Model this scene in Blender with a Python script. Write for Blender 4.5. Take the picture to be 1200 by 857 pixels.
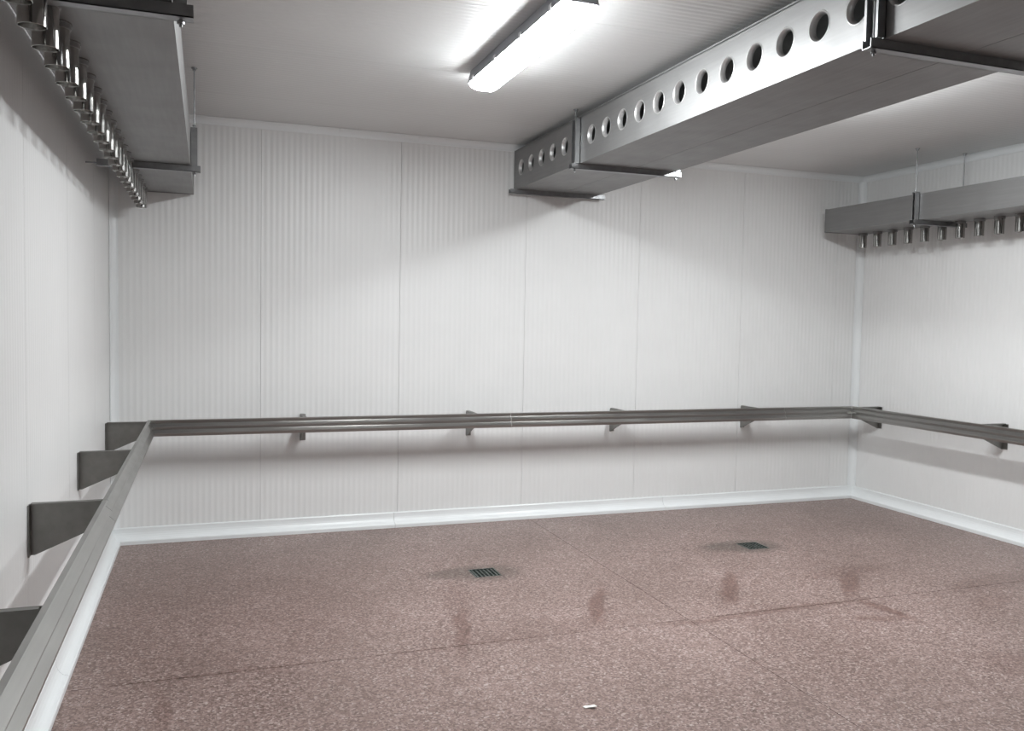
import bpy, math, random
from mathutils import Matrix, Vector

# ------------------------------------------------------------------ clear
for o in list(bpy.data.objects):
    bpy.data.objects.remove(o, do_unlink=True)
scene = bpy.context.scene
COL = scene.collection
random.seed(7)

# ------------------------------------------------------------------ camera
W, H, L = 6.389, 3.0, 8.1            # room: x 0..W, y -L..0, z 0..H
FPX, YAW, PITCH, ROLL = 999.14, 0.3439, -0.0518, 0.0183
CAM = Vector((0.6282, -6.4635, 1.6037))
fw = Vector((math.sin(YAW)*math.cos(PITCH), math.cos(YAW)*math.cos(PITCH), math.sin(PITCH)))
r0 = Vector((math.cos(YAW), -math.sin(YAW), 0)); u0 = r0.cross(fw)
rr = r0*math.cos(ROLL)+u0*math.sin(ROLL); uu = -r0*math.sin(ROLL)+u0*math.cos(ROLL)
cd = bpy.data.cameras.new('camera'); cam = bpy.data.objects.new('camera', cd); COL.objects.link(cam)
cd.sensor_fit = 'HORIZONTAL'; cd.sensor_width = 36; cd.lens = FPX/1200*36; cd.clip_start = .02
cam.matrix_world = Matrix(((rr.x, uu.x, -fw.x, CAM.x), (rr.y, uu.y, -fw.y, CAM.y), (rr.z, uu.z, -fw.z, CAM.z), (0, 0, 0, 1)))
scene.camera = cam

# ------------------------------------------------------------------ world, exposure
wd = bpy.data.worlds.new('world'); scene.world = wd; wd.use_nodes = True
wd.node_tree.nodes['Background'].inputs[0].default_value = (0, 0, 0, 1)
wd.node_tree.nodes['Background'].inputs[1].default_value = 0
vs = scene.view_settings
vs.view_transform = 'Standard'; vs.look = 'None'; vs.gamma = 1; vs.use_curve_mapping = False
vs.exposure = 0.0
LAMP_POWER = 136.0                     # emission strength of the fluorescent lenses

# ------------------------------------------------------------------ helpers
WLOC = {}                             # world origin of every object that may get children

class MB:
    def __init__(s): s.v = []; s.f = []; s.sm = []
    def add(s, vs_, fs, smooth=False):
        b = len(s.v); s.v += [tuple(v) for v in vs_]
        for f in fs: s.f.append([i+b for i in f]); s.sm.append(smooth)
        return s
    def box(s, x0, x1, y0, y1, z0, z1):
        v = [(x, y, z) for z in (z0, z1) for y in (y0, y1) for x in (x0, x1)]
        return s.add(v, [(0, 2, 3, 1), (4, 5, 7, 6), (0, 1, 5, 4), (2, 6, 7, 3), (0, 4, 6, 2), (1, 3, 7, 5)])
    def extrude(s, prof, fn, a, b, closed=True, caps=True, smooth=False):
        """prof: 2-D points; fn(p, t) -> 3-D point; a,b may be callables of p (mitres)"""
        fa = a if callable(a) else (lambda p: a); fb = b if callable(b) else (lambda p: b)
        n = len(prof)
        v = [fn(p, fa(p)) for p in prof]+[fn(p, fb(p)) for p in prof]
        fs = [(i, (i+1) % n, n+(i+1) % n, n+i) for i in range(n if closed else n-1)]
        s.add(v, fs, smooth)
        if caps and closed:
            s.add(v, [tuple(range(n))[::-1], tuple(range(n, 2*n))])
        return s
    def cyl(s, c, axis, r, h, n=16, r2=None, caps=True):
        r2 = r if r2 is None else r2
        def P(rad, i, t):
            a = 2*math.pi*i/n; u, w = rad*math.cos(a), rad*math.sin(a)
            if axis == 2: return (c[0]+u, c[1]+w, c[2]+t)
            if axis == 0: return (c[0]+t, c[1]+u, c[2]+w)
            return (c[0]+w, c[1]+t, c[2]+u)
        v = [P(r, i, 0) for i in range(n)]+[P(r2, i, h) for i in range(n)]
        s.add(v, [(i, (i+1) % n, n+(i+1) % n, n+i) for i in range(n)], True)
        if caps: s.add(v, [tuple(range(n))[::-1], tuple(range(n, 2*n))])
        return s
    def lathe(s, c, axis, prof, n=24, closed=False):
        """prof: (radius, t) pairs along axis"""
        def P(rad, i, t):
            a = 2*math.pi*i/n; u, w = rad*math.cos(a), rad*math.sin(a)
            if axis == 2: return (c[0]+u, c[1]+w, c[2]+t)
            if axis == 0: return (c[0]+t, c[1]+u, c[2]+w)
            return (c[0]+w, c[1]+t, c[2]+u)
        v = [P(rad, i, t) for rad, t in prof for i in range(n)]
        m = len(prof); fs = []
        for k in range(m if closed else m-1):
            k2 = (k+1) % m
            for i in range(n):
                fs.append((k*n+i, k*n+(i+1) % n, k2*n+(i+1) % n, k2*n+i))
        return s.add(v, fs, True)
    def mesh(s, name, mat, off=(0, 0, 0)):
        me = bpy.data.meshes.new(name)
        me.from_pydata([(x-off[0], y-off[1], z-off[2]) for x, y, z in s.v], [], s.f)
        me.polygons.foreach_set('use_smooth', s.sm)
        me.materials.append(mat); me.update()
        import bmesh
        bm = bmesh.new(); bm.from_mesh(me)
        bmesh.ops.recalc_face_normals(bm, faces=bm.faces)
        for e in bm.edges:
            if len(e.link_faces) == 2 and e.calc_face_angle(0) > .7: e.smooth = False
        bm.to_mesh(me); bm.free()
        return me

def link(name, data, parent=None, at=None):
    """at = world position of the object's origin"""
    o = bpy.data.objects.new(name, data); COL.objects.link(o)
    at = Vector(at) if at is not None else (WLOC[parent.name].copy() if parent else Vector((0, 0, 0)))
    if parent:
        o.parent = parent; o.location = at-WLOC[parent.name]
    else: o.location = at
    WLOC[o.name] = at
    return o
def part(name, mb, mat, parent, at=None):
    at = WLOC[parent.name] if at is None else Vector(at)
    return link(name, mb.mesh(name, mat, at), parent, at)
def tag(o, label, cat, group=None):
    o['label'] = label; o['category'] = cat
    if group: o['group'] = group
    return o
def thing(name, loc, label, cat, group=None):
    return tag(link(name, None, None, loc), label, cat, group)
def struct(name, mb, mat, at=(0, 0, 0), label=None):
    o = link(name, mb.mesh(name, mat, at), None, at); o['kind'] = 'structure'
    if label: o['label'] = label
    return o

# ------------------------------------------------------------------ materials
def newmat(name):
    m = bpy.data.materials.new(name); m.use_nodes = True
    nt = m.node_tree; b = nt.nodes['Principled BSDF']
    return m, nt, b
def N(nt, typ, **kw):
    n = nt.nodes.new(typ)
    for k, v in kw.items(): setattr(n, k, v)
    return n
def ramp(nt, stops, interp='LINEAR'):
    n = nt.nodes.new('ShaderNodeValToRGB'); n.color_ramp.interpolation = interp
    el = n.color_ramp.elements
    el[0].position, el[0].color = stops[0][0], (*stops[0][1], 1)
    el[1].position, el[1].color = stops[-1][0], (*stops[-1][1], 1)
    for p, c in stops[1:-1]:
        e = el.new(p); e.color = (*c, 1)
    return n
def mat_paint(name, col, rough, var=.03, spec=.5, scale=3.0):
    m, nt, b = newmat(name)
    tc = N(nt, 'ShaderNodeNewGeometry'); nz = N(nt, 'ShaderNodeTexNoise'); nz.inputs['Scale'].default_value = scale
    nz.inputs['Detail'].default_value = 5
    nt.links.new(tc.outputs['Position'], nz.inputs['Vector'])
    r = ramp(nt, [(.3, tuple(c*(1-var) for c in col)), (.7, tuple(min(1, c*(1+var)) for c in col))])
    nt.links.new(nz.outputs['Fac'], r.inputs[0]); nt.links.new(r.outputs[0], b.inputs['Base Color'])
    b.inputs['Roughness'].default_value = rough; b.inputs['Specular IOR Level'].default_value = spec
    return m
def mat_metal(name, col, rough, stretch=(1, 1, 1), scale=40, var=.12, metallic=1.0, aniso=0.0, smudge=.0):
    m, nt, b = newmat(name)
    tc = N(nt, 'ShaderNodeNewGeometry'); mp = N(nt, 'ShaderNodeMapping'); mp.inputs['Scale'].default_value = stretch
    nz = N(nt, 'ShaderNodeTexNoise'); nz.inputs['Scale'].default_value = scale; nz.inputs['Detail'].default_value = 4
    nt.links.new(tc.outputs['Position'], mp.inputs['Vector']); nt.links.new(mp.outputs[0], nz.inputs['Vector'])
    r = ramp(nt, [(.3, tuple(c*(1-var) for c in col)), (.7, tuple(min(1, c*(1+var)) for c in col))])
    nt.links.new(nz.outputs['Fac'], r.inputs[0])
    nt.links.new(r.outputs[0], b.inputs['Base Color'])
    n2 = N(nt, 'ShaderNodeTexNoise'); n2.inputs['Scale'].default_value = 6; n2.inputs['Detail'].default_value = 6
    nt.links.new(tc.outputs['Position'], n2.inputs['Vector'])
    mr = N(nt, 'ShaderNodeMapRange'); mr.inputs[1].default_value = .35; mr.inputs[2].default_value = .75
    mr.inputs[3].default_value = rough; mr.inputs[4].default_value = rough+.1
    nt.links.new(n2.outputs['Fac'], mr.inputs[0]); nt.links.new(mr.outputs[0], b.inputs['Roughness'])
    b.inputs['Metallic'].default_value = metallic
    return m

M_WALL = mat_paint('white_panel_coating', (.80, .805, .80), .42, .015)
M_CEIL = mat_paint('white_ceiling_coating', (.68, .685, .68), .32, .015)
M_TRIM = mat_paint('white_pvc_trim', (.82, .845, .85), .35, .015)
M_BACK = mat_paint('joint_grey', (.5, .5, .49), .7)
M_DUCT = mat_metal('brushed_stainless_duct', (.275, .275, .274), .46, (1, .06, 1), 60, .05, metallic=.75)
M_NOZ = mat_metal('polished_stainless_nozzle', (.40, .395, .38), .10, (1, 1, .2), 40, .05)
M_COLLAR = mat_metal('spun_stainless_collar', (.58, .58, .575), .36, (1, 1, 1), 30, .05, metallic=.75)
M_RAIL = mat_metal('stainless_bumper_rail', (.36, .356, .342), .30, (.02, .02, 1), 60, .07, metallic=.92)
M_BRKT = mat_metal('stainless_bracket_sheet', (.27, .268, .255), .42, (1, 1, 1), 30, .06)
M_HANG = mat_metal('zinc_plated_strut', (.33, .335, .34), .36, (1, 1, 1), 25, .10)
M_GRATE = mat_metal('tarnished_drain_steel', (.16, .19, .175), .42, (1, 1, 1), 50, .3)
M_PIT = mat_paint('dark_drain_pit', (.02, .024, .022), .5)
M_BODY = mat_paint('grey_lamp_housing', (.36, .37, .40), .45)
M_CLIP = mat_paint('white_lamp_clip', (.75, .75, .77), .4)
M_JOINT = mat_paint('floor_joint_filler', (.15, .11, .09), .6)
M_SCRAP = mat_paint('white_scrap', (.85, .84, .8), .6)
M_BLACK = mat_paint('black_rubber_seal', (.03, .03, .03), .6)

def mat_lens():
    m, nt, b = newmat('lit_fluorescent_lens')
    b.inputs['Base Color'].default_value = (.9, .9, .92, 1); b.inputs['Roughness'].default_value = .35
    b.inputs['Emission Color'].default_value = (.955, .985, 1.0, 1); b.inputs['Emission Strength'].default_value = LAMP_POWER
    # the twin tubes sit over the flat of the lens: its flanks glow less
    tc = N(nt, 'ShaderNodeTexCoord'); sx = N(nt, 'ShaderNodeSeparateXYZ'); nt.links.new(tc.outputs['Object'], sx.inputs[0])
    ab = N(nt, 'ShaderNodeMath', operation='ABSOLUTE'); nt.links.new(sx.outputs[0], ab.inputs[0])
    mr = N(nt, 'ShaderNodeMapRange'); mr.inputs[1].default_value = .044; mr.inputs[2].default_value = .070
    mr.inputs[3].default_value = LAMP_POWER; mr.inputs[4].default_value = LAMP_POWER*.5
    nt.links.new(ab.outputs[0], mr.inputs[0]); nt.links.new(mr.outputs[0], b.inputs['Emission Strength'])
    return m
M_LENS = mat_lens()

def mat_floor():
    m, nt, b = newmat('red_quartz_resin_floor')
    lk = nt.links.new
    geo = N(nt, 'ShaderNodeNewGeometry')
    # quartz grains
    vo = N(nt, 'ShaderNodeTexVoronoi'); vo.inputs['Scale'].default_value = 115
    lk(geo.outputs['Position'], vo.inputs['Vector'])
    sep = N(nt, 'ShaderNodeSeparateColor'); lk(vo.outputs['Color'], sep.inputs[0])
    grain = ramp(nt, [(0, (.12, .078, .066)), (.2, (.165, .112, .098)), (.45, (.220, .155, .138)), (.7, (.270, .195, .175)), (.9, (.33, .255, .235)), (1, (.42, .36, .335))])
    lk(sep.outputs[0], grain.inputs[0])
    # broad wear
    nz = N(nt, 'ShaderNodeTexNoise'); nz.inputs['Scale'].default_value = 1.3; nz.inputs['Detail'].default_value = 6; nz.inputs['Roughness'].default_value = .6
    lk(geo.outputs['Position'], nz.inputs['Vector'])
    wear = ramp(nt, [(.35, (.86, .82, .80)), (.65, (1.08, 1.06, 1.06))])
    lk(nz.outputs['Fac'], wear.inputs[0])
    mul = N(nt, 'ShaderNodeMix', data_type='RGBA', blend_type='MULTIPLY'); mul.inputs[0].default_value = 1
    lk(grain.outputs[0], mul.inputs[6]); lk(wear.outputs[0], mul.inputs[7])
    # warped coordinates for one broad darker area and the damp stains
    wn = N(nt, 'ShaderNodeTexNoise'); wn.inputs['Scale'].default_value = 5; wn.inputs['Detail'].default_value = 4
    lk(geo.outputs['Position'], wn.inputs['Vector'])
    sb = N(nt, 'ShaderNodeVectorMath', operation='SUBTRACT'); sb.inputs[1].default_value = (.5, .5, .5)
    lk(wn.outputs['Color'], sb.inputs[0])
    sc = N(nt, 'ShaderNodeVectorMath', operation='SCALE'); sc.inputs['Scale'].default_value = .09
    lk(sb.outputs[0], sc.inputs[0])
    wp = N(nt, 'ShaderNodeVectorMath', operation='ADD'); lk(geo.outputs['Position'], wp.inputs[0]); lk(sc.outputs[0], wp.inputs[1])
    def stains_and_darkening(lst, tint, prev):
        acc = None
        for cx, cy, rx, ry, ang, st in lst:
            mp = N(nt, 'ShaderNodeMapping', vector_type='TEXTURE')
            mp.inputs['Location'].default_value = (cx, cy, 0); mp.inputs['Rotation'].default_value = (0, 0, math.radians(ang))
            mp.inputs['Scale'].default_value = (rx, ry, 1)
            lk(wp.outputs[0], mp.inputs['Vector'])
            ln = N(nt, 'ShaderNodeVectorMath', operation='LENGTH'); lk(mp.outputs[0], ln.inputs[0])
            mr = N(nt, 'ShaderNodeMapRange', interpolation_type='SMOOTHSTEP')
            mr.inputs[1].default_value = 1.05; mr.inputs[2].default_value = .45; mr.inputs[3].default_value = 0; mr.inputs[4].default_value = st
            lk(ln.outputs['Value'], mr.inputs[0])
            if acc is None: acc = mr.outputs[0]
            else:
                mx = N(nt, 'ShaderNodeMath', operation='MAXIMUM'); lk(acc, mx.inputs[0]); lk(mr.outputs[0], mx.inputs[1]); acc = mx.outputs[0]
        mix = N(nt, 'ShaderNodeMix', data_type='RGBA', blend_type='MULTIPLY')
        mix.inputs[7].default_value = (*tint, 1); lk(acc, mix.inputs[0]); lk(prev, mix.inputs[6])
        return mix.outputs[2], acc
    red = [(2.72, -2.15, .06, .42, -27, .85), (3.66, -2.05, .065, .44, -35, .85), (4.45, -2.20, .07, .42, -42, .8), (4.27, -2.68, .07, .26, 6, .85),
           (4.15, -2.80, .05, .25, 70, .6), (1.88, -2.28, .05, .42, -17, .75), (2.0, -1.75, .10, .3, -17, .3), (1.07, -2.08, .12, .3, -6, .35),
           (.36, -1.65, .28, .35, 0, .35), (5.35, -2.45, .55, .12, 10, .4), (4.3, -3.5, .25, .2, 0, .45), (.46, -2.9, .04, .42, 4, .5),
           (.75, -2.5, .5, .05, 2, .55), (3.6, -2.52, .9, .05, 2, .55), (1.9, -2.5, .6, .03, 2, .35), (4.6, -2.0, .5, .12, 5, .35), (2.3, -2.4, .5, .2, 0, .2),
           (.75, -1.55, .95, 1.5, 0, .32), (5.0, -2.75, .3, .12, 20, .4)]  # wide first ellipse here darkens most of the floor's left part
    c1, a1 = stains_and_darkening(red, (.58, .44, .40), mul.outputs[2])
    soot = [(2.30, -1.37, .30, .22, 0, .75), (4.34, -1.28, .30, .22, 0, .95), (2.16, -1.33, .34, .13, 5, .8), (4.20, -1.24, .30, .16, 5, .9)]
    c2, a2 = stains_and_darkening(soot, (.50, .52, .49), c1)
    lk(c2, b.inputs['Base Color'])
    mr = N(nt, 'ShaderNodeMapRange'); mr.inputs[3].default_value = .40; mr.inputs[4].default_value = .28
    lk(a1, mr.inputs[0]); lk(mr.outputs[0], b.inputs['Roughness'])
    bp = N(nt, 'ShaderNodeBump'); bp.inputs['Strength'].default_value = .25; bp.inputs['Distance'].default_value = .001
    lk(vo.outputs['Distance'], bp.inputs['Height']); lk(bp.outputs[0], b.inputs['Normal'])
    b.inputs['Specular IOR Level'].default_value = .45
    return m
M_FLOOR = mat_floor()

# ================================================================== SETTING
# ---- floor: base slab + poured resin fields with recessed joints
fl = struct('floor', MB().box(-.12, W+.12, -L-.12, .12, -.15, -.05), M_JOINT)
DR = [(2.295, -1.365, .088), (4.375, -1.275, .088)]        # drain centres, half size
JX, JY, G = 3.095, -2.50, .0016
def slab(x0, x1, y0, y1):
    holes = [(cx-h, cx+h, cy-h, cy+h) for cx, cy, h in DR if x0 < cx < x1 and y0 < cy < y1]
    xs = sorted({x0, x1, *[h[0] for h in holes], *[h[1] for h in holes]}); ys = sorted({y0, y1, *[h[2] for h in holes], *[h[3] for h in holes]})
    m = MB()
    for i in range(len(xs)-1):
        for j in range(len(ys)-1):
            a, b_, c, d = xs[i], xs[i+1], ys[j], ys[j+1]
            if any(abs(a-h[0]) < 1e-6 and abs(c-h[2]) < 1e-6 for h in holes):
                m.add([(a, c, 0), (b_, c, 0), (b_, d, 0), (a, d, 0), (a, c, -.05), (b_, c, -.05), (b_, d, -.05), (a, d, -.05)],
                      [(0, 1, 5, 4), (1, 2, 6, 5), (2, 3, 7, 6), (3, 0, 4, 7)])
                continue
            m.add([(a, c, 0), (b_, c, 0), (b_, d, 0), (a, d, 0)], [(0, 1, 2, 3)])
    m.add([(x0, y0, 0), (x1, y0, 0), (x1, y1, 0), (x0, y1, 0), (x0, y0, -.05), (x1, y0, -.05), (x1, y1, -.05), (x0, y1, -.05)],
          [(0, 1, 5, 4), (1, 2, 6, 5), (2, 3, 7, 6), (3, 0, 4, 7), (4, 5, 6, 7)])
    me = MB.mesh(m, 'floor_slab', M_FLOOR)
    for p in me.polygons:                                   # top faces must look up
        pass
    o = link('floor_slab', me, fl); return o
for (a, b_) in ((0, JX-G), (JX+G, W)):
    for (c, d) in ((-L, -5.2-G), (-5.2+G, JY-G), (JY+G, 0)):
        slab(a, b_, c, d)

# ---- ribbed sandwich panels
PW, S0, PITCH_R, AMP = 1.0237, .9961, 1.0237/25, .0010
def rib(u): return AMP*(math.cos(2*math.pi*u/PITCH_R)-1)   # <= 0, ridges at the wall plane
def panel_mesh(name, width, length, u0, mat, fn, seg=6):
    """fn(u, v, d): along width, along ribs, depth into the room (negative = into the wall)"""
    n = max(2, round(width/PITCH_R*seg)); m = MB(); e = .0013
    us = [e+(width-2*e)*i/n for i in range(n+1)]
    front = [(u, 0) for u in us]
    v = []
    prof = [(us[0], -.012), (us[0], -.002)]+[(u, rib(u+u0)-.0004) for u in us]+[(us[-1], -.002), (us[-1], -.012)]
    k = len(prof)
    for vv in (0, length):
        for u, d in prof: v.append(fn(u, vv, d))
    m.add(v, [(i, i+1, k+i+1, k+i) for i in range(1, k-2)], True)
    m.add(v, [(0, 1, k+1, k), (k-2, k-1, 2*k-1, 2*k-2)], False)
    return m.mesh(name, mat)
def cuts(total, first):
    c = [0.0]; x = first
    while x < total-.03: c.append(x); x += PW
    c.append(total); return c
def wall(name, total, first, backbox, fn, origin):
    wl = struct(name, backbox, M_BACK)
    cache = {}; c = cuts(total, first)
    for a, b_ in zip(c, c[1:]):
        key = round(b_-a, 4)
        if key not in cache: cache[key] = panel_mesh('wall_panel', b_-a, H, 0 if abs(key-PW) < 1e-3 else (first-(b_-a))*-1 if a == 0 else 0, M_WALL, fn)
        link('wall_panel', cache[key], wl, origin(a))
    return wl
wall('wall_back', W, S0, MB().box(-.12, W+.12, .012, .12, 0, H), lambda u, v, d: (u, -d, v), lambda a: (a, 0, 0))
wall('wall_left', L, .86, MB().box(-.12, -.012, -L, 0, 0, H), lambda u, v, d: (d, -u, v), lambda a: (0, -a, 0))
wall('wall_right', L, .92, MB().box(W+.012, W+.12, -L, 0, 0, H), lambda u, v, d: (-d+0, -u, v), lambda a: (W, -a, 0))
wall('wall_front', W, S0, MB().box(-.12, W+.12, -L-.12, -L-.012, 0, H), lambda u, v, d: (u, d, v), lambda a: (a, -L, 0))
ce = struct('ceiling', MB().box(-.12, W+.12, -L-.12, .12, H+.012, H+.12), M_BACK)
cc = cuts(L, .72); cache = {}
for a, b_ in zip(cc, cc[1:]):
    key = round(b_-a, 4)
    if key not in cache: cache[key] = panel_mesh('ceiling_panel', b_-a, W, 0, M_CEIL, lambda u, v, d: (v, -u, -d))
    link('ceiling_panel', cache[key], ce, (0, -a, H))

# ---- cove skirting (profile: distance from wall, height)
def arc(cx, cz, r, a0, a1, n): return [(cx+r*math.cos(math.radians(a0+(a1-a0)*i/n)), cz+r*math.sin(math.radians(a0+(a1-a0)*i/n))) for i in range(n+1)]
COVE = [(0.0005, 0), (.063, 0), (.063, .024), (.058, .030)]+[(.058-.046*math.sin(t*math.pi/2/6)-0, .030+.060*(1-math.cos(t*math.pi/2/6))) for t in range(1, 7)]+[(.012, .104), (.008, .110), (.0005, .110)]
SIDES = {'back': (lambda p, t: (t, -p[0], p[1]), W), 'left': (lambda p, t: (p[0], -t, p[1]), L),
         'right': (lambda p, t: (W-p[0], -t, p[1]), L), 'front': (lambda p, t: (t, -L+p[0], p[1]), W)}
CJ = {'back': [0, 1.99, 4.35, W], 'left': [0, 2.4, 4.6, 6.4, L], 'right': [0, 2.6, 5.1, L], 'front': [0, 3.2, W]}
for s, (fn, tot) in SIDES.items():
    ref = {'back': (0, 0, 0), 'left': (0, 0, 0), 'right': (W, 0, 0), 'front': (0, -L, 0)}[s]
    root = link('baseboard_'+s, None, None, ref); root['kind'] = 'structure'
    j = CJ[s]
    for i, (a, b_) in enumerate(zip(j, j[1:])):
        lo = (lambda p, a=a: a+p[0]) if i == 0 else a+.0012
        hi = (lambda p, b_=b_: b_-p[0]) if i == len(j)-2 else b_-.0012
        part('cove_length', MB().extrude(COVE, fn, lo, hi), M_TRIM, root)

# ---- cove trims at ceiling line and in the vertical corners
QTR = [(.0005, 0), (.048, 0), (.048, .003)]+[(.046-.040*math.sin(t*math.pi/2/6), .004+.044*(1-math.cos(t*math.pi/2/6))) for t in range(1, 7)]+[(.004, .050), (.0005, .050)]
k = 1
for s, (fn, tot) in SIDES.items():
    ref = {'back': (0, 0, 0), 'left': (0, 0, 0), 'right': (W, 0, 0), 'front': (0, -L, 0)}[s]
    root = link('trim_%d' % k, None, None, ref); root['kind'] = 'structure'; k += 1
    j = [0, 1.55, 2.05+.1, 3.05, 4.7, W] if s == 'back' else [0, 2.2, 4.3, tot]
    for i, (a, b_) in enumerate(zip(j, j[1:])):
        lo = (lambda p, a=a: a+p[0]) if i == 0 else a+.001
        hi = (lambda p, b_=b_: b_-p[0]) if i == len(j)-2 else b_-.001
        part('trim_length', MB().extrude(QTR, lambda p, t, fn=fn: fn((p[0], H-.0005-p[1]), t), lo, hi), M_TRIM, root)
for cx, cy, sx, sy in ((0, 0, 1, -1), (W, 0, -1, -1), (0, -L, 1, 1), (W, -L, -1, 1)):
    prof = [(.0005, .0005), (.052, .0005), (.052, .0035)]+[(.050-.0465*math.sin(t*math.pi/2/6), .0035+.0465*(1-math.cos(t*math.pi/2/6))) for t in range(1, 7)]+[(.0035, .052), (.0005, .052)]
    mb = MB().extrude(prof, lambda p, t: (cx+sx*p[0], cy+sy*p[1], t), .105, H-.045)
    struct('trim_%d' % k, mb, M_TRIM, (cx, cy, 0)); k += 1

# ================================================================== CEILING LIGHTS
LX, RX = 2.085, 4.27
def light(x, y0, y1, label, grp=None):
    t = thing('ceiling_light', (x, (y0+y1)/2, H), label, 'light', grp)
    hb = [(-.066, 0), (.066, 0), (.082, -.066), (.086, -.072), (-.086, -.072), (-.082, -.066)]
    part('housing', MB().extrude(hb, lambda p, s: (x+p[0], s, H-.001+p[1]), y0, y1), M_BODY, t)
    ln = [(-.083, -.072), (.083, -.072), (.081, -.082), (.066, -.103), (.040, -.114), (-.040, -.114), (-.066, -.103), (-.081, -.082)]
    m = MB()
    n = len(ln); rings = []
    for s, k2 in ((y0+.012, .0), (y0+.012, .62), (y0+.05, 1), (y1-.05, 1), (y1-.012, .62), (y1-.012, 0)):
        rings.append([(x+p[0]*(.80+.20*min(1, k2*1.0)), s, H-.001-.072+(p[1]+.072)*max(k2, 0.001)) for p in ln])
    v = [q for r_ in rings for q in r_]
    fs = [(a*n+i, a*n+(i+1) % n, (a+1)*n+(i+1) % n, (a+1)*n+i) for a in range(len(rings)-1) for i in range(n)]
    m.add(v, fs+[tuple(range(n))[::-1], tuple(range((len(rings)-1)*n, len(rings)*n))])
    part('lens', m, M_LENS, t)
    nclip = 4; cm = {}
    for sx in (-1, 1):
        for i in range(nclip):
            yy = y0+.12+(y1-y0-.24)*i/(nclip-1)
            if sx not in cm:
                cm[sx] = MB().box(min(sx*.083, sx*.091), max(sx*.083, sx*.091), -.014, .014, -.082, -.054).mesh('clip', M_CLIP)
            link('clip', cm[sx], t, (x, yy, H))
    return t
light(LX, -3.16, -1.80, 'long fluorescent ceiling light left of the round-holed duct, close to back wall')
light(RX, -3.16, -1.80, 'long fluorescent ceiling light in the bay between round-holed duct and right wall')

# ================================================================== CENTRE DUCT
XL, XR, ZB, ZT = 2.93, 3.64, 2.648, 2.945
YE, YN = -.018, -L+.03
HP, HY0, HZ, HR = .2144, -.17, 2.803, .057
duct = thing('air_duct', ((XL+XR)/2, -L/2, ZB), 'wide stainless air duct with a row of round holes, hung below the ceiling', 'air duct')
nh = int((HY0-YN-.1)/HP)+1
def perforated(x, nx, name):
    m = MB(); n = 24
    def cell(yc, y0, y1, hole=True):
        if not hole:
            m.add([(x, y0, ZB), (x, y1, ZB), (x, y1, ZT), (x, y0, ZT)], [(0, 1, 2, 3)]); return
        inn, out = [], []
        for i in range(n):
            a = 2*math.pi*i/n+math.pi/n; c, s_ = math.cos(a), math.sin(a)
            inn.append((x, yc+HR*c, HZ+HR*s_))
            k2 = min(((y1-yc) if c > 0 else (yc-y0))/max(1e-9, abs(c)), ((ZT-HZ) if s_ > 0 else (HZ-ZB))/max(1e-9, abs(s_)))
            out.append((x, yc+k2*c, HZ+k2*s_))
        v = inn+out
        m.add(v, [(i, (i+1) % n, n+(i+1) % n, n+i) for i in range(n)])
        for cy, cz in ((y0, ZB), (y1, ZB), (y0, ZT), (y1, ZT)):    # square off the corners
            ds = sorted(range(n), key=lambda i: (out[i][1]-cy)**2+(out[i][2]-cz)**2)[:2]
            m.add([out[ds[0]], (x, cy, cz), out[ds[1]]], [(0, 1, 2)])
    cell(0, HY0+HP/2, YE, False)
    for i in range(nh): yc = HY0-HP*i; cell(yc, yc-HP/2, yc+HP/2)
    cell(0, YN, HY0-HP*(nh-.5), False)
    # stiffening lips along top and bottom edge
    m.box(min(x, x-nx*.004), max(x, x-nx*.004), YN, YE, ZT-.003, ZT+.010)
    return part(name, m, M_DUCT, duct)
perforated(XL, -1, 'perforated_side'); perforated(XR, 1, 'perforated_side')
cmesh = {}
for nx, x in ((-1, XL), (1, XR)):
    # rolled collar: rounded mouth, short throat running into the duct
    prof = [(HR+.005, nx*.0010), (HR+.002, nx*.0020), (HR-.001, nx*.0005), (HR-.006, -nx*.010), (HR-.008, -nx*.025), (HR-.0065, -nx*.025), (HR-.0045, -nx*.010), (HR+.002, -nx*.001)]
    cmesh[nx] = MB().lathe((0, 0, 0), 0, prof, 28, True).mesh('outlet_collar', M_COLLAR)
    for i in range(nh):
        if nx == 1 and i % 1: continue
        link('outlet_collar', cmesh[nx], duct, (x, HY0-HP*i, HZ))
XS = XL+(XR-XL)*.56
part('bottom_panel', MB().box(XL, XS-.0015, YN, YE, ZB-.0015, ZB), M_DUCT, duct)
part('bottom_panel', MB().box(XS+.0015, XR, YN, YE, ZB-.0015, ZB), M_DUCT, duct)
part('top_panel', MB().box(XL, XR, YN, YE, ZT, ZT+.0015), M_DUCT, duct)
part('seam_strip', MB().box(XS-.02, XS+.02, YN, YE, ZB+.0005, ZB+.002), M_BLACK, duct)
part('end_cap', MB().box(XL-.001, XR+.001, YE, YE+.012, ZB-.002, ZT+.012), M_DUCT, duct)
part('end_cap', MB().box(XL-.001, XR+.001, YN-.012, YN, ZB-.002, ZT+.012), M_DUCT, duct)

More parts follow.
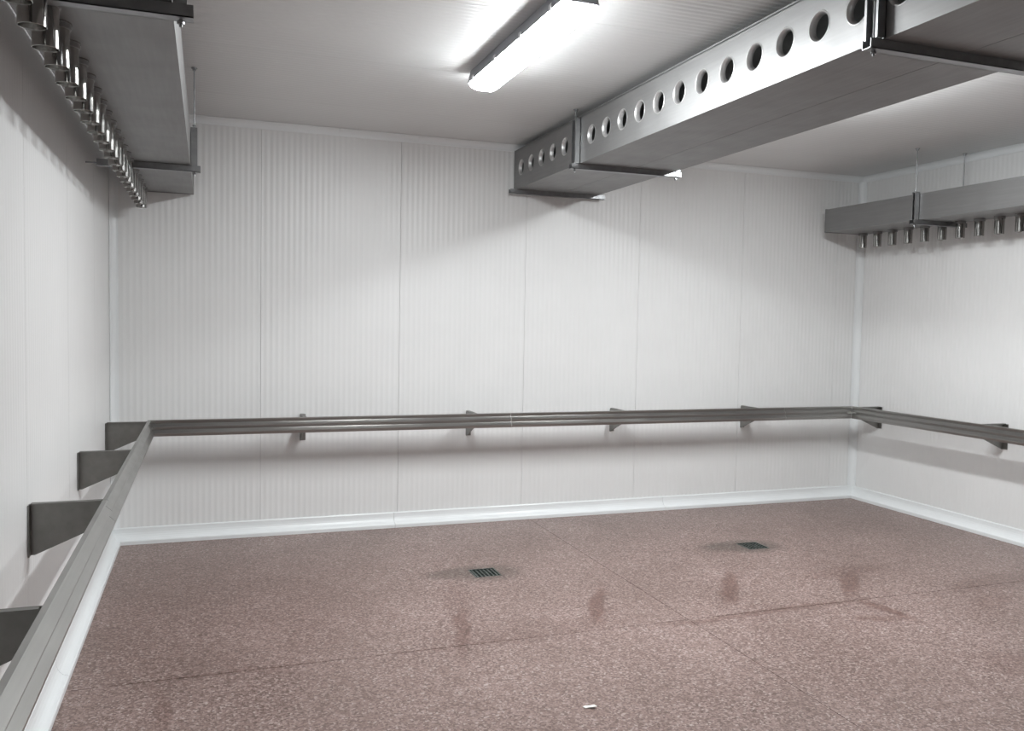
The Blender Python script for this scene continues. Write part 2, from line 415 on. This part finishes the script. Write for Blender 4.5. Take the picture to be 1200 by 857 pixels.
# ---- strut hangers
def uchan(m, x0, x1, y, zc, w, h, t=.003):
    """strut lying along x, open upwards"""
    m.box(x0, x1, y-w/2, y+w/2, zc, zc+t); m.box(x0, x1, y-w/2, y-w/2+t, zc, zc+h); m.box(x0, x1, y+w/2-t, y+w/2, zc, zc+h)
def hanger(xa, xb, y, zb, zt, label, grp=None, stay=False, rods=(1, 1), w=.046, ext=.055, hw=.034):
    """xa/xb duct side planes; strut under the duct, an upright channel and a threaded rod each side"""
    xl, xr = min(xa, xb), max(xa, xb)
    t = thing('duct_hanger', ((xl+xr)/2, y, zb), label, 'hanger', grp)
    hs = .034; z0 = zb-.002-hs
    m = MB(); x0 = max(.004, xl-ext); x1 = min(W-.004, xr+ext)
    uchan(m, x0, x1, y, z0, w, hs); part('strut', m, M_HANG, t)
    for sgn, xs, r_ in ((-1, xl, rods[0]), (1, xr, rods[1])):
        if not r_: continue
        xf = xs+sgn*.0025                                   # web against the duct
        m = MB(); q = lambda d: xf+sgn*d
        m.box(min(q(0), q(.003)), max(q(0), q(.003)), y-hw, y+hw, zb, zt+.012)
        for yy in (y-hw, y+hw-.003): m.box(min(q(0), q(.036)), max(q(0), q(.036)), yy, yy+.003, zb, zt+.012)
        for yy in (y-hw+.003, y+hw-.011): m.box(min(q(.033), q(.036)), max(q(.033), q(.036)), yy, yy+.008, zb, zt+.012)
        part('upright_channel', m, M_HANG, t)
        xr_ = q(.020)
        part('threaded_rod', MB().cyl((xr_, y, z0-.022), 2, .0045, H-.004-(z0-.022), 10), M_HANG, t)
        for zz in (z0-.014, zt+.020, (zb+zt)/2): part('nut', MB().cyl((xr_, y, zz), 2, .010, .010, 6), M_HANG, t)
        m = MB(); m.cyl((xr_, y, H-.005), 2, .017, .004, 14); m.cyl((xr_, y, H-.016), 2, .010, .011, 6)
        part('ceiling_anchor', m, M_HANG, t)
    if stay:
        sg, wx = stay
        m = MB(); xe = x0 if sg < 0 else x1
        m.cyl((min(xe, wx), y, z0+.014), 0, .0045, abs(xe-wx), 8); part('wall_stay', m, M_HANG, t)
    return t
hanger(XL, XR, -1.255, ZB, ZT-.02, 'zinc strut hanger under the round-holed duct, second one out from back wall')
hanger(XL, XR, -3.93, ZB, ZT-.02, 'zinc strut hanger under the round-holed duct, third one out from back wall')
hanger(XL, XR, -.060, ZB, ZT-.02, 'zinc strut hanger under the round-holed duct, tight against back wall', rods=(0, 0))
hanger(XL, XR, -6.6, ZB, ZT-.02, 'zinc strut hanger under the round-holed duct, farthest from back wall')

# ================================================================== SIDE DUCTS WITH NOZZLES
SZB, SZT, SX0, SXL, SXR = 2.452, 2.652, .115, .538, .550
def nozzle_mesh():
    prof = [(.034, -.130), (.034, -.004), (.040, -.004), (.040, 0), (.0315, 0), (.0315, -.128), (.0325, -.131)]
    return MB().lathe((0, 0, 0), 2, prof, 24, True).mesh('nozzle', M_NOZ)
NOZ = nozzle_mesh()
RIMM = MB().lathe((0, 0, 0), 2, [(.0345, -.020), (.0385, -.019), (.0385, -.0005), (.0345, -.0005)], 24, True).mesh('nozzle_collar', M_DUCT)
def side_duct(sx, x0, noff, first, pitch, label, ye, SX1):
    X = lambda d: x0+sx*d
    t = thing('air_duct', (X((SX0+SX1)/2), -L/2, SZB), label, 'air duct')
    yn = -L+.03
    a, b_ = min(X(SX0), X(SX1)), max(X(SX0), X(SX1)); e = .0015
    part('side_panel', MB().box(a, a+e, yn, ye, SZB, SZT), M_DUCT, t)
    part('side_panel', MB().box(b_-e, b_, yn, ye, SZB, SZT), M_DUCT, t)
    part('bottom_panel', MB().box(a+e, b_-e, yn, ye, SZB, SZB+e), M_DUCT, t)
    part('top_panel', MB().box(a+e, b_-e, yn, ye, SZT-e, SZT), M_DUCT, t)
    part('end_cap', MB().box(a-.003, b_+.003, ye, ye+.012, SZB-.004, SZT+.004), M_DUCT, t)
    y = first
    while y > yn+.1:
        nz = link('nozzle', NOZ, t, (X(noff), y, SZB-.0005))
        link('nozzle_collar', RIMM, nz, (X(noff), y, SZB-.0005))
        y -= pitch
    return t
side_duct(1, 0, .215, -.20, .190, 'stainless air duct with downward nozzles along left wall', -.05, SXL)
side_duct(-1, W, .20, -.245, .176, 'stainless air duct with downward nozzles along right wall', -.17, SXR)
hanger(SX0, SXL, -1.245, SZB, SZT, 'zinc strut hanger around left nozzle duct, nearer back wall', stay=(-1, .003), rods=(0, 1), hw=.018)
hanger(SX0, SXL, -3.905, SZB, SZT, 'zinc strut hanger around left nozzle duct, farther from back wall', rods=(0, 1), hw=.018)
hanger(W-SXR, W-SX0, -1.213, SZB, SZT, 'zinc strut hanger around right nozzle duct, nearer back wall', hw=.020)
hanger(W-SXR, W-SX0, -3.853, SZB, SZT, 'zinc strut hanger around right nozzle duct, farther from back wall', hw=.020)

# ================================================================== BUMPER RAILS
RZ1, RZ0, RO, RI = .893, .785, .296, .252
FRONT = [(.268, RZ1), (.272, .889), (.262, .869), (.284, .849), (.284, .846), (.275, .828), (.296, .807), (.296, .803), (.290, RZ0)]
PROF = [(RI, RZ1)]+FRONT+[(RI, RZ0), (RI, RZ0+.003)]+[(a-.0035, b+(.003 if b < .79 else 0)-(.003 if b > .889 else 0)) for a, b in FRONT[::-1]]+[(RI, RZ1-.003)]
def rail(s, joints, brackets, label, mit=(True, True)):
    fn, tot = SIDES[s]
    ref = {'back': (0, 0, .785), 'left': (0, 0, .785), 'right': (W, 0, .785)}[s]
    t = thing('bumper_rail', ref, label, 'bumper rail', 'stainless bumper rails around the walls')
    for i, (a, b_) in enumerate(zip(joints, joints[1:])):
        lo = (lambda p, a=a: a+p[0]+.0015) if (i == 0 and mit[0]) else a+.002
        hi = (lambda p, b_=b_: b_-p[0]-.0015) if (i == len(joints)-2 and mit[1]) else b_-.002
        part('rail_section', MB().extrude(PROF, fn, lo, hi), M_RAIL, t)
    # gusset bracket: bent plate with a wall flange
    for bt in brackets:
        m = MB(); th = .003
        poly = [(.0005, .692), (.0005, .877), (.010, .891), (.2515, .891), (.2515, .789), (.240, .789), (.018, .692)]
        m.extrude(poly, lambda p, q: fn(p, q), bt-th, bt+th)
        m.extrude([(.0005, .692), (.005, .692), (.005, .887), (.0005, .887)], fn, bt+th if s == 'left' else bt, bt+.038)
        m.extrude([(.008, .886), (.245, .886), (.245, .891), (.008, .891)], fn, bt, bt+.022)
        part('bracket', m, M_BRKT, t)
    return t
rail('back', [0, 2.845, 5.39, W], [1.28, 2.565, 3.83, 5.125], 'stainless bumper rail on brackets running across the back wall')
rail('left', [0, 2.9, 5.6, L], [.305+.003, 1.587, 2.878, 4.16, 5.44, 6.72, 7.75], 'stainless bumper rail on brackets running along the left wall')
rail('right', [0, 2.9, 5.6, L], [.312, 1.606, 2.89, 4.17, 5.45, 6.73, 7.75], 'stainless bumper rail on brackets running along the right wall')

# ================================================================== FLOOR DRAINS, SCRAP
def drain(cx, cy, h, label):
    t = thing('floor_drain', (cx, cy, 0), label, 'drain')
    h -= .001; m = MB(); w = .010
    for a in ((-h, h, -h, -h+w), (-h, h, h-w, h), (-h, -h+w, -h+w, h-w), (h-w, h, -h+w, h-w)):
        m.box(cx+a[0], cx+a[1], cy+a[2], cy+a[3], -.049, .0005)
    part('frame', m, M_GRATE, t)
    part('pit', MB().box(cx-h+w, cx+h-w, cy-h+w, cy+h-w, -.049, -.045), M_PIT, t)
    m = MB(); n = 6
    for i in range(n):
        q = -h+w+(2*(h-w))*(i+.5)/n
        m.box(cx+q-.005, cx+q+.005, cy-h+w, cy+h-w, -.010, -.002)
        m.box(cx-h+w, cx+h-w, cy+q-.003, cy+q+.003, -.016, -.004)
    part('grate', m, M_GRATE, t)
drain(*DR[0], 'square steel floor drain with dark stain on the left-hand resin field')
drain(*DR[1], 'square steel floor drain with dark stain on the right-hand resin field')
m = MB(); pts = [(-.030, .012), (-.012, .020), (.004, .006), (.024, .004), (.032, -.010), (.014, -.016), (-.004, -.004), (-.022, -.002)]
m.extrude(pts, lambda p, q: (2.129+p[0]*.9, -3.31+p[1], q+.004*math.sin(p[0]*90)+.004), 0, .003)
tag(link('plastic_scrap', m.mesh('plastic_scrap', M_SCRAP, (2.129, -3.31, 0)), None, (2.129, -3.31, 0)), 'small white scrap lying on the red floor', 'debris')
